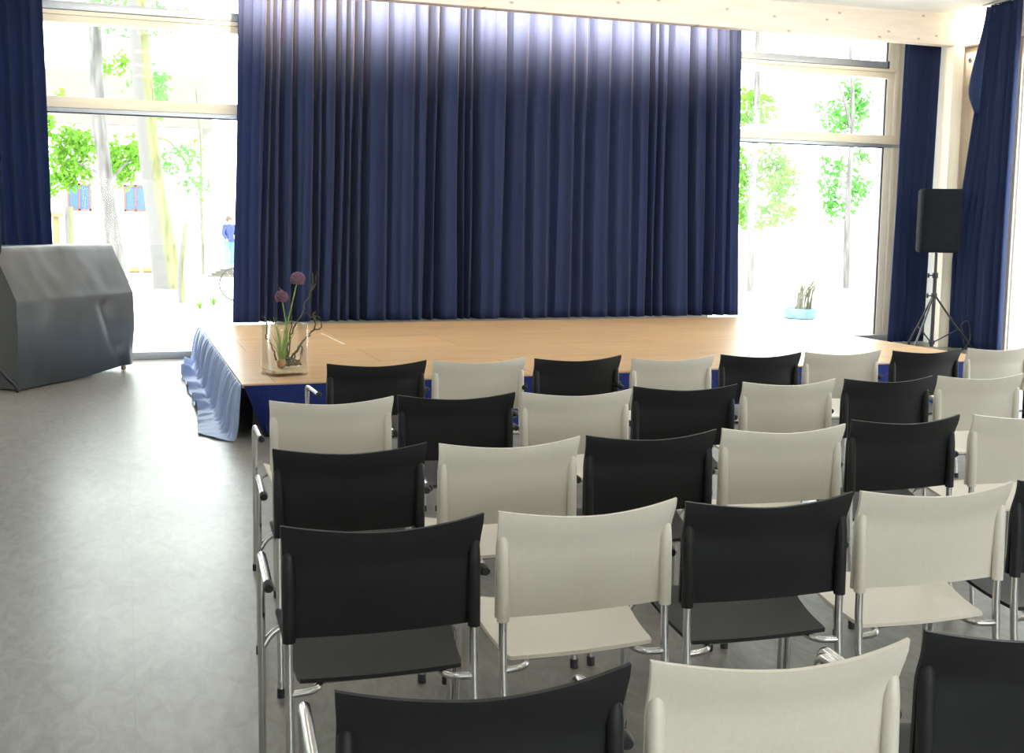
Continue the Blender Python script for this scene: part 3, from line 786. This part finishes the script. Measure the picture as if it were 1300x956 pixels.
for rk, (where, sx, cols, spots) in ROWS.items():
    cnt = {'W': 0, 'B': 0}
    tot = {c: cols.count(c) for c in 'WB'}
    for c, (x, y, a) in zip(cols, spots):
        if c not in PROTO:
            o = PROTO[c] = first_chair(c == 'W')
        else: o = copy_tree(PROTO[c])
        o.location = (x, y, 0); o.rotation_euler = (0, 0, math.radians(a)); o.scale = (sx, 1, 1)
        i = cnt[c]; cnt[c] += 1
        nm = 'white' if c == 'W' else 'black'
        pos = 'only' if tot[c] == 1 else ORD[i]+' from the left of the'
        if tot[c] == 1: lab = f'only {nm} plastic chair {where}'
        else: lab = f'{ORD[i]} {nm} plastic chair from the left {where}'
        tag(o, lab, 'chair', 'black and white armchairs in rows facing the stage')

# ---------------------------------------------------------------- outside
bm = bmesh.new(); box2(bm, (-40, YB+.03, -.3), (90, 110, -.05)); box2(bm, (XR+.26, -40, -.3), (90, YB+.03, -.05)); box2(bm, (-40, -40, -.3), (XL-.21, YB+.03, -.05))
o = build('ground', bm, M['ground'], None, False); o['kind'] = 'structure'

def leaf_cloud(blobs, n, size, seed):
    b = bmesh.new(); R2 = random.Random(seed)
    tot = sum(r[3]*r[5] for r in blobs)
    for (cx, cy, cz, rx, ry, rz) in blobs:
        m = int(n*rx*rz/tot)
        for k in range(m):
            d = Vector((R2.gauss(0, 1), R2.gauss(0, 1), R2.gauss(0, 1))).normalized()*R2.uniform(.25, 1)**.6
            p = Vector((cx+d.x*rx, cy+d.y*ry, cz+d.z*rz))
            if noise.noise(p*1.4+Vector((seed, 0, 0))) < -.12: continue
            nrm = Vector((R2.uniform(-1, 1), R2.uniform(-1.6, .4), R2.uniform(-.3, 1))).normalized()
            a = nrm.orthogonal().normalized(); a.rotate(Matrix.Rotation(R2.uniform(0, 6.28), 3, nrm)); c = nrm.cross(a)
            s = size*R2.uniform(.6, 1.25)
            vs = [b.verts.new(p-a*s), b.verts.new(p+c*s*.45+nrm*s*.12), b.verts.new(p+a*s), b.verts.new(p-c*s*.45+nrm*s*.12)]
            b.faces.new(vs)
    return b
def tree(name, label, trunk, rads, blobs, n, size, seed, bark='bark', leaf='leaf', twigs=()):
    t = thing(name, label, 'tree', (trunk[0][0], trunk[0][1], -.05), 0, 'trees outside the windows')
    off = Vector((trunk[0][0], trunk[0][1], -.05))
    b = bmesh.new(); pts = round_path(trunk, 1.0, 3)
    n_ = len(pts); L0 = trunk[0][2]; H_ = trunk[-1][2]-L0
    rs = []
    for p in pts:
        f = (p.z-L0)/H_; i = min(int(f*(len(rads)-1)), len(rads)-2); g = f*(len(rads)-1)-i
        rs.append(lerp(rads[i], rads[i+1], g))
    tube(b, [p-off for p in pts], rs, 14)
    build('trunk', b, M[bark], t)
    for tw in twigs:
        b = bmesh.new(); pp = round_path(tw, .4, 3); tube(b, [p-off for p in pp], [lerp(.05, .012, k/(len(pp)-1)) for k in range(len(pp))], 7); build('branch', b, M[bark], t)
    if blobs:
        b = leaf_cloud([(x-off.x, y-off.y, z-off.z, rx, ry, rz) for x, y, z, rx, ry, rz in blobs], n, size, seed)
        build('crown', b, M[leaf], t, False, False)
    return t
s30 = 30/24
tree('broad_tree', 'thick mossy leaning tree trunk outside the left window, right of the other trunk', [(.98, 27.2, -.1), (.80, 27.2, 1.3), (.62, 27.2, 2.7), (.50, 27.2, 4.2), (.40, 27.2, 6.2), (.2, 27.2, 10)], [.36, .25, .225, .21, .20, .19],
     [(1.25, 28.2, 3.05, .55, .4, .55), (1.6, 28.3, 2.35, .45, .4, .28), (.7, 28.6, 4.6, .7, .5, .7), (.4, 28.6, 6.6, 1.2, .6, .8)], 1800, .085, 3, 'mossy', 'leaf2', [[(.55, 27.2, 3.4), (1.0, 27.7, 3.5), (1.5, 28.2, 2.9)]])
tree('slender_tree', 'slim grey tree trunk outside the left window above the covered piano', [(-.12, 30, -.1), (-.28, 30, 1.1), (-.42, 30, 2.8), (-.56, 30, 4.2), (-.58, 30, 6.2), (-.6, 30, 10)], [.22, .165, .17, .165, .10, .08],
     [(.15, 31, 3.05, .62, .5, .85), (-1.15, 31, 3.15, .70, .5, .82), (-1.7, 31, 2.4, .6, .4, .35), (-1.2, 31, 4.6, .5, .4, .3), (-.25, 31, 5.6, .5, .4, .4), (-2.2, 31, 4.0, .6, .4, .6)], 4200, .095, 8, 'bark', 'leaf', [[(-.42, 30, 2.6), (-.9, 30.5, 2.9), (-1.4, 31, 3.1)], [(-.45, 30, 2.4), (.0, 30.5, 2.9), (.4, 31, 3.3)]])
tree('young_tree', 'short leafless young tree stem in front of the mossy trunk outside', [(1.03, 22.3, -.1), (1.0, 22.3, .5), (1.06, 22.3, 1.0), (1.12, 22.3, 1.5)], [.075, .06, .055, .05], [], 0, 0, 0, 'mossy')
tree('sapling_tree', 'sparse pale sapling far outside near the stage curtain\'s left edge', [(2.2, 34, -.1), (2.15, 34, 2.0), (2.2, 34, 3.6), (2.05, 34, 5.4)], [.05, .05, .04, .02],
     [(2.15, 34, 2.5, .18, .2, .6), (2.0, 34, 3.6, .5, .3, .5)], 110, .08, 13, 'mossy', 'leaf')
# right window trees
tree('garden_tree', 'leafy tree seen through the right window beside the stage curtain edge', [(15.0, 24.5, -.1), (14.9, 24.5, 2.0), (15.0, 24.5, 4.2), (14.9, 24.5, 7)], [.10, .09, .08, .05],
     [(15.6, 25, 3.0, .9, .7, .75), (14.7, 25, 2.6, .5, .6, .9), (14.9, 25, 4.6, 1.0, .6, .5), (15.5, 25, 1.9, 1.1, .6, .45), (16.2, 25, 2.8, .5, .5, .6), (14.5, 25, 3.6, .6, .5, .2)], 3600, .10, 17, 'bark', 'leaf', [[(15, 24.5, 3.2), (15.7, 24.8, 3.5), (16.4, 25, 3.4)], [(14.9, 24.5, 2.5), (15.3, 24.7, 2.9), (15.8, 25, 3.0)]])
tree('garden_tree', 'leafy tree seen through the right window next to the window jamb', [(18.6, 25.5, -.1), (18.5, 25.5, 2.4), (18.6, 25.5, 4.4), (18.3, 25.5, 7)], [.10, .08, .06, .04],
     [(18.3, 26, 3.1, .35, .4, 1.1), (19.2, 26, 3.0, .4, .4, .8), (18.5, 26, 4.8, .8, .5, .8), (18.6, 26, 2.1, .5, .4, .4), (19.3, 26, 5.2, .5, .5, .6)], 2400, .10, 23, 'bark', 'leaf2', [[(18.5, 25.5, 4.3), (18.2, 25.5, 5.2), (17.9, 25.5, 5.6)]])

# far house
t = thing('far_house', 'white rendered house with red framed windows far outside', 'house', (-6, 46, -.05))
bm = bmesh.new(); box2(bm, (-8, 0, 0), (9.0, 6, 5.2)); build('wall', bm, M['stucco'], t, False)
bm = bmesh.new()
v = [bm.verts.new(p) for p in ((-8.4, -.4, 5.2), (9.4, -.4, 5.2), (9.4, 6.4, 5.2), (-8.4, 6.4, 5.2), (-8.4, 3, 7.6), (9.4, 3, 7.6))]
for f in ((0, 1, 5, 4), (2, 3, 4, 5), (0, 4, 3), (1, 2, 5), (3, 2, 1, 0)): bm.faces.new([v[i] for i in f])
build('roof', bm, M['plank'], t, False)
for x in (4.40, 6.45, 1.9, -.8):
    b = bmesh.new()
    for a, c in (((x-.44, -.05, 1.9), (x-.36, .02, 2.95)), ((x+.36, -.05, 1.9), (x+.44, .02, 2.95)), ((x-.44, -.05, 1.9), (x+.44, .02, 1.98)), ((x-.44, -.05, 2.87), (x+.44, .02, 2.95)), ((x-.03, -.05, 1.9), (x+.03, .02, 2.95))): box2(b, a, c)
    f = build('window', b, M['red_frame'], t, False)
    b = bmesh.new(); box2(b, (x-.38, -.02, 1.95), (x+.38, .01, 2.9)); build('pane', b, M['blue_pane'], f, False)

def post(label, x, y, w, h, cap, mat):
    t = thing('garden_post', label, 'post', (x, y, -.05))
    b = bmesh.new(); tube(b, [(0, 0, 0), (0, 0, h*.5), (.01, 0, h)], [w/2*1.05, w/2, w/2*.95], 12); build('shaft', b, M[mat], t)
    if cap:
        b = bmesh.new(); box(b, (0, 0, h+.04), (w*2.3, w*2.3, .09), 0, .012); build('cap', b, M['post_wood'], t)
post('tan wooden post with a flat cap outside, left of the mossy post', -1.40, 26, .14, 1.64, True, 'post_wood')
post('mossy green wooden post outside, right of the capped post', -1.13, 26, .17, 1.86, False, 'mossy')
for k, (x0, x1) in enumerate(((.12, .43), (.50, .80))):
    bm = bmesh.new(); tube(bm, [(0, 0, 0), (x1-x0, 0, 0)], .10, 12)
    o = build('log', bm, M['post_wood'], None); o.location = (x0, 35.4, .05)
    tag(o, ('left' if k == 0 else 'right')+' of two tan logs lying end to end behind the piano top', 'log', 'logs lying outside')
bm = bmesh.new()
for k in range(4): box(bm, (.36+.05*k, .12*k, .03+.055*k), (.85-.14*k, .22, .05), .1*k-.1)
o = build('plank_pile', bm, M['plank']); o.location = (2.28, 32.6, -.05); tag(o, 'low pile of grey planks on the ground outside near the curtain edge', 'planks')
def weed(x, y, seed, label):
    b = bmesh.new(); R2 = random.Random(seed)
    for k in range(22):
        a = R2.uniform(0, 6.28); L_ = R2.uniform(.06, .2); d = Vector((math.cos(a), math.sin(a), 0))*L_*.8
        w = Vector((-math.sin(a), math.cos(a), 0))*.022
        p0, p1, p2 = Vector((0, 0, 0)), d*.5+Vector((0, 0, L_*.8)), d+Vector((0, 0, L_*.7))
        v = [b.verts.new(p0), b.verts.new(p1+w), b.verts.new(p2), b.verts.new(p1-w)]; b.faces.new(v)
    o = build('weed', b, M['leaf'], None, False, False); o.location = (x, y, -.05); tag(o, label, 'plant', 'weeds on the gravel')
weed(1.25, 20.6, 1, 'small green weed on the gravel, left of the other weed')
weed(1.56, 21.5, 2, 'small green weed on the gravel nearest the stage curtain edge')

# bicycle, mostly hidden behind the stage curtain
t = thing('bicycle', 'red bicycle outside, mostly hidden behind the stage curtain\'s left edge', 'bicycle', (2.05, 22.7, -.05), .05)
def wheel(x):
    b = bmesh.new()
    pts = [(x+.33*math.cos(2*PI*k/40), 0, .345+.33*math.sin(2*PI*k/40)) for k in range(41)]
    tube(b, pts, .014, 8, False); w = build('wheel', b, M['rubber'], t)
    b = bmesh.new()
    for k in range(14): tube(b, [(x, 0, .345), (x+.32*math.cos(2*PI*k/14), 0, .345+.32*math.sin(2*PI*k/14))], .002, 4)
    build('spokes', b, M['chrome'], w)
wheel(.05); wheel(1.08)
b = bmesh.new()
for p, q in (((.05, 0, .345), (.45, 0, .33)), ((.05, 0, .345), (.33, 0, .80)), ((.45, 0, .33), (.29, 0, .92)), ((.45, 0, .33), (.93, 0, .80)), ((.33, 0, .80), (.92, 0, .88)), ((.90, 0, .95), (1.08, 0, .345))): tube(b, [p, q], .017, 8)
build('frame', b, M['red_paint'], t)
b = bmesh.new(); box(b, (.28, 0, .94), (.26, .12, .05), 0, .02); build('saddle', b, M['rubber'], t)
b = bmesh.new(); tube(b, [(.86, -.28, 1.0), (.90, -.1, 1.02), (.90, .1, 1.02), (.86, .28, 1.0)], .012, 8); build('handlebar', b, M['black_metal'], t)

# person far outside
def person():
    t = thing('person', 'person in navy jacket and light blue jeans standing outside by the curtain edge', 'person', (3.47, 40, -.05), .5)
    me = bpy.data.meshes.new('body'); b = bmesh.new()
    P = {'pel': (0, 0, .95, .13), 'wst': (0, 0, 1.12, .12), 'chs': (0, -.01, 1.34, .145), 'nck': (0, -.01, 1.50, .055), 'hd': (0, -.03, 1.62, .09), 'top': (0, -.02, 1.72, .07)}
    for s, n in ((-1, 'l'), (1, 'r')):
        P['hip'+n] = (s*.09, 0, .90, .095); P['kne'+n] = (s*.11, -.03*s, .50, .062); P['ank'+n] = (s*.12, .04*s, .09, .042); P['toe'+n] = (s*.14, .04*s-.15, .04, .035)
        P['sho'+n] = (s*.19, 0, 1.42, .062); P['elb'+n] = (s*.25, -.02, 1.14, .046); P['wri'+n] = (s*.22, -.17, .95, .03); P['han'+n] = (s*.21, -.24, .90, .03)
    E = [('pel', 'wst'), ('wst', 'chs'), ('chs', 'nck'), ('nck', 'hd'), ('hd', 'top')]
    for n in 'lr': E += [('pel', 'hip'+n), ('hip'+n, 'kne'+n), ('kne'+n, 'ank'+n), ('ank'+n, 'toe'+n), ('chs', 'sho'+n), ('sho'+n, 'elb'+n), ('elb'+n, 'wri'+n), ('wri'+n, 'han'+n)]
    ks = list(P); vs = [b.verts.new(P[k][:3]) for k in ks]
    for a, c in E: b.edges.new((vs[ks.index(a)], vs[ks.index(c)]))
    b.to_mesh(me); b.free(); me.materials.append(M['skin'])
    o = link('body', me, t); o.modifiers.new('Skin', 'SKIN'); s = o.modifiers.new('Smooth', 'SUBSURF'); s.levels = s.render_levels = 1
    for i, k in enumerate(ks):
        me.skin_vertices[0].data[i].radius = (P[k][3],)*2; me.skin_vertices[0].data[i].use_root = (k == 'pel')
    b = bmesh.new()
    tube(b, [(0, 0, .86), (0, 0, 1.0), (0, 0, 1.15), (0, -.01, 1.34), (0, -.01, 1.44), (0, -.01, 1.50)], [.175, .17, .16, .19, .16, .075], 14)
    for s in (-1, 1): tube(b, [(s*.14, 0, 1.43), (s*.20, 0, 1.41), (s*.255, -.02, 1.14), (s*.225, -.165, .965)], [.07, .078, .066, .05], 12)
    build('jacket', b, M['jacket'], t)
    b = bmesh.new()
    for s in (-1, 1): tube(b, [(s*.07, 0, .95), (s*.095, 0, .86), (s*.11, -.03*s, .50), (s*.12, .04*s, .07)], [.11, .115, .085, .07], 12)
    build('jeans', b, M['jeans'], t)
    b = bmesh.new(); lathe(b, [(.04, 1.54), (.105, 1.60), (.118, 1.66), (.10, 1.74), (.05, 1.785), (.01, 1.79)], 14, Matrix.Translation((0, .015, 0))); build('hair', b, M['hair'], t)
person()

# tub of dry stalks outside the right window
t = thing('plant_tub', 'low pale blue tub with dry stalks outside the right window', 'planter', (11.40, 16.95, -.05))
bm = bmesh.new(); lathe(bm, [(.24, 0), (.29, .02), (.33, .17), (.34, .19), (.31, .19), (.29, .15), (.02, .15)], 24); build('tub', bm, M['tub'], t)
bm = bmesh.new()
R_ = random.Random(2)
for k in range(60):
    cl = k % 3
    cx, L_, lean = ((.0, .60, .03), (.24, .62, .12), (-.05, .45, .05))[cl]
    a = R_.uniform(0, 6.28); p = Vector((cx*.6+R_.uniform(-.05, .05), R_.uniform(-.06, .06), .15)); L2 = L_*R_.uniform(.7, 1.1)
    tube(bm, [p, p+Vector((lean*.4+R_.uniform(-.03, .03), R_.uniform(-.04, .04), L2*.6)), p+Vector((lean*1.6+R_.uniform(-.07, .07), R_.uniform(-.08, .08), L2))], [.009, .008, .003], 5)
build('stalks', bm, M['stalk'], t)
t = thing('garden_bench', 'pale green garden bench far outside the right window', 'bench', (20.5, 27.6, -.05), -.35)
bm = bmesh.new()
for y in (-.12, 0, .12): box(bm, (0, y, .47), (.85, .10, .04))
build('seat', bm, M['bench_green'], t, False)
for s in (-1, 1):
    bm = bmesh.new(); box(bm, (s*.34, 0, .225), (.06, .3, .45)); build('leg', bm, M['stucco'], t, False)
bm = bmesh.new(); box(bm, (.40, .14, .60), (.05, .05, .36)); build('armrest', bm, M['steel_blue'], t, False)

# ---------------------------------------------------------------- light
w = bpy.data.worlds.new('sky'); SC.world = w; w.use_nodes = True
bg = w.node_tree.nodes['Background']; bg.inputs[0].default_value = (.93, .97, 1.0, 1); bg.inputs[1].default_value = 9.0

def area(name, loc, target, sx, sy, power, col=(1, 1, 1), spread=180):
    l = bpy.data.lights.new(name, 'AREA'); l.shape = 'RECTANGLE'; l.size = sx; l.size_y = sy; l.energy = power; l.color = col; l.spread = math.radians(spread)
    o = bpy.data.objects.new(name, l); COL.objects.link(o); o.location = loc
    d = Vector(target)-Vector(loc); o.rotation_euler = d.to_track_quat('-Z', 'Y').to_euler()
    return o
# strip lamp on the back of the beam washing the curtain head
o = area('curtain_wash_lamp', (4.3, 12.22, 4.06), (4.3, 12.72, 3.98), 5.9, .05, 520, (1, .75, .48), 110)
# wall washer in the right corner
l = bpy.data.lights.new('corner_spot', 'SPOT'); l.energy = 60; l.spot_size = math.radians(100); l.spot_blend = .8; l.shadow_soft_size = .05; l.color = (1, .95, .86)
o = bpy.data.objects.new('corner_spot', l); COL.objects.link(o); o.location = (10.05, 11.72, 4.2); o.rotation_euler = (Vector((10.5, 11.80, 4.12))-o.location).to_track_quat('-Z', 'Y').to_euler()
# fill lamps added under the hall ceiling, out of view above the chairs
for x in (0.5, 4.0, 7.5):
    for y in (-2.5, 1.0, 4.5, 8.0):
        z = ceil_z(x, y)-.06
        area('hall_fill_lamp', (x, y, z), (x, y, 0), .5, .5, 12, (1, .93, .82))
# unseen fill lamps added under the ceiling to brighten beam and curtain
for x in (1.5, 4.3, 7.0):
    area('stage_fill_lamp', (x-.6, 6.6, ceil_z(x, 6.6)-.12), (x, 12.4, 2.9), .35, .35, 50, (.92, .96, 1), 110)
sun = bpy.data.lights.new('sun', 'SUN'); sun.energy = 2.0; sun.angle = math.radians(3); sun.color = (1, .96, .9)
so = bpy.data.objects.new('sun', sun); COL.objects.link(so); so.rotation_euler = (Vector((.35, .75, -1.0))).to_track_quat('-Z', 'Y').to_euler()

vs = SC.view_settings
SC.display_settings.display_device = 'sRGB'
vs.view_transform = 'Standard'; vs.look = 'None'; vs.exposure = 0.0; vs.gamma = 1.0; vs.use_curve_mapping = False
SC.cycles.use_denoising = True
SC.cycles.max_bounces = 10; SC.cycles.diffuse_bounces = 5; SC.cycles.transparent_max_bounces = 16
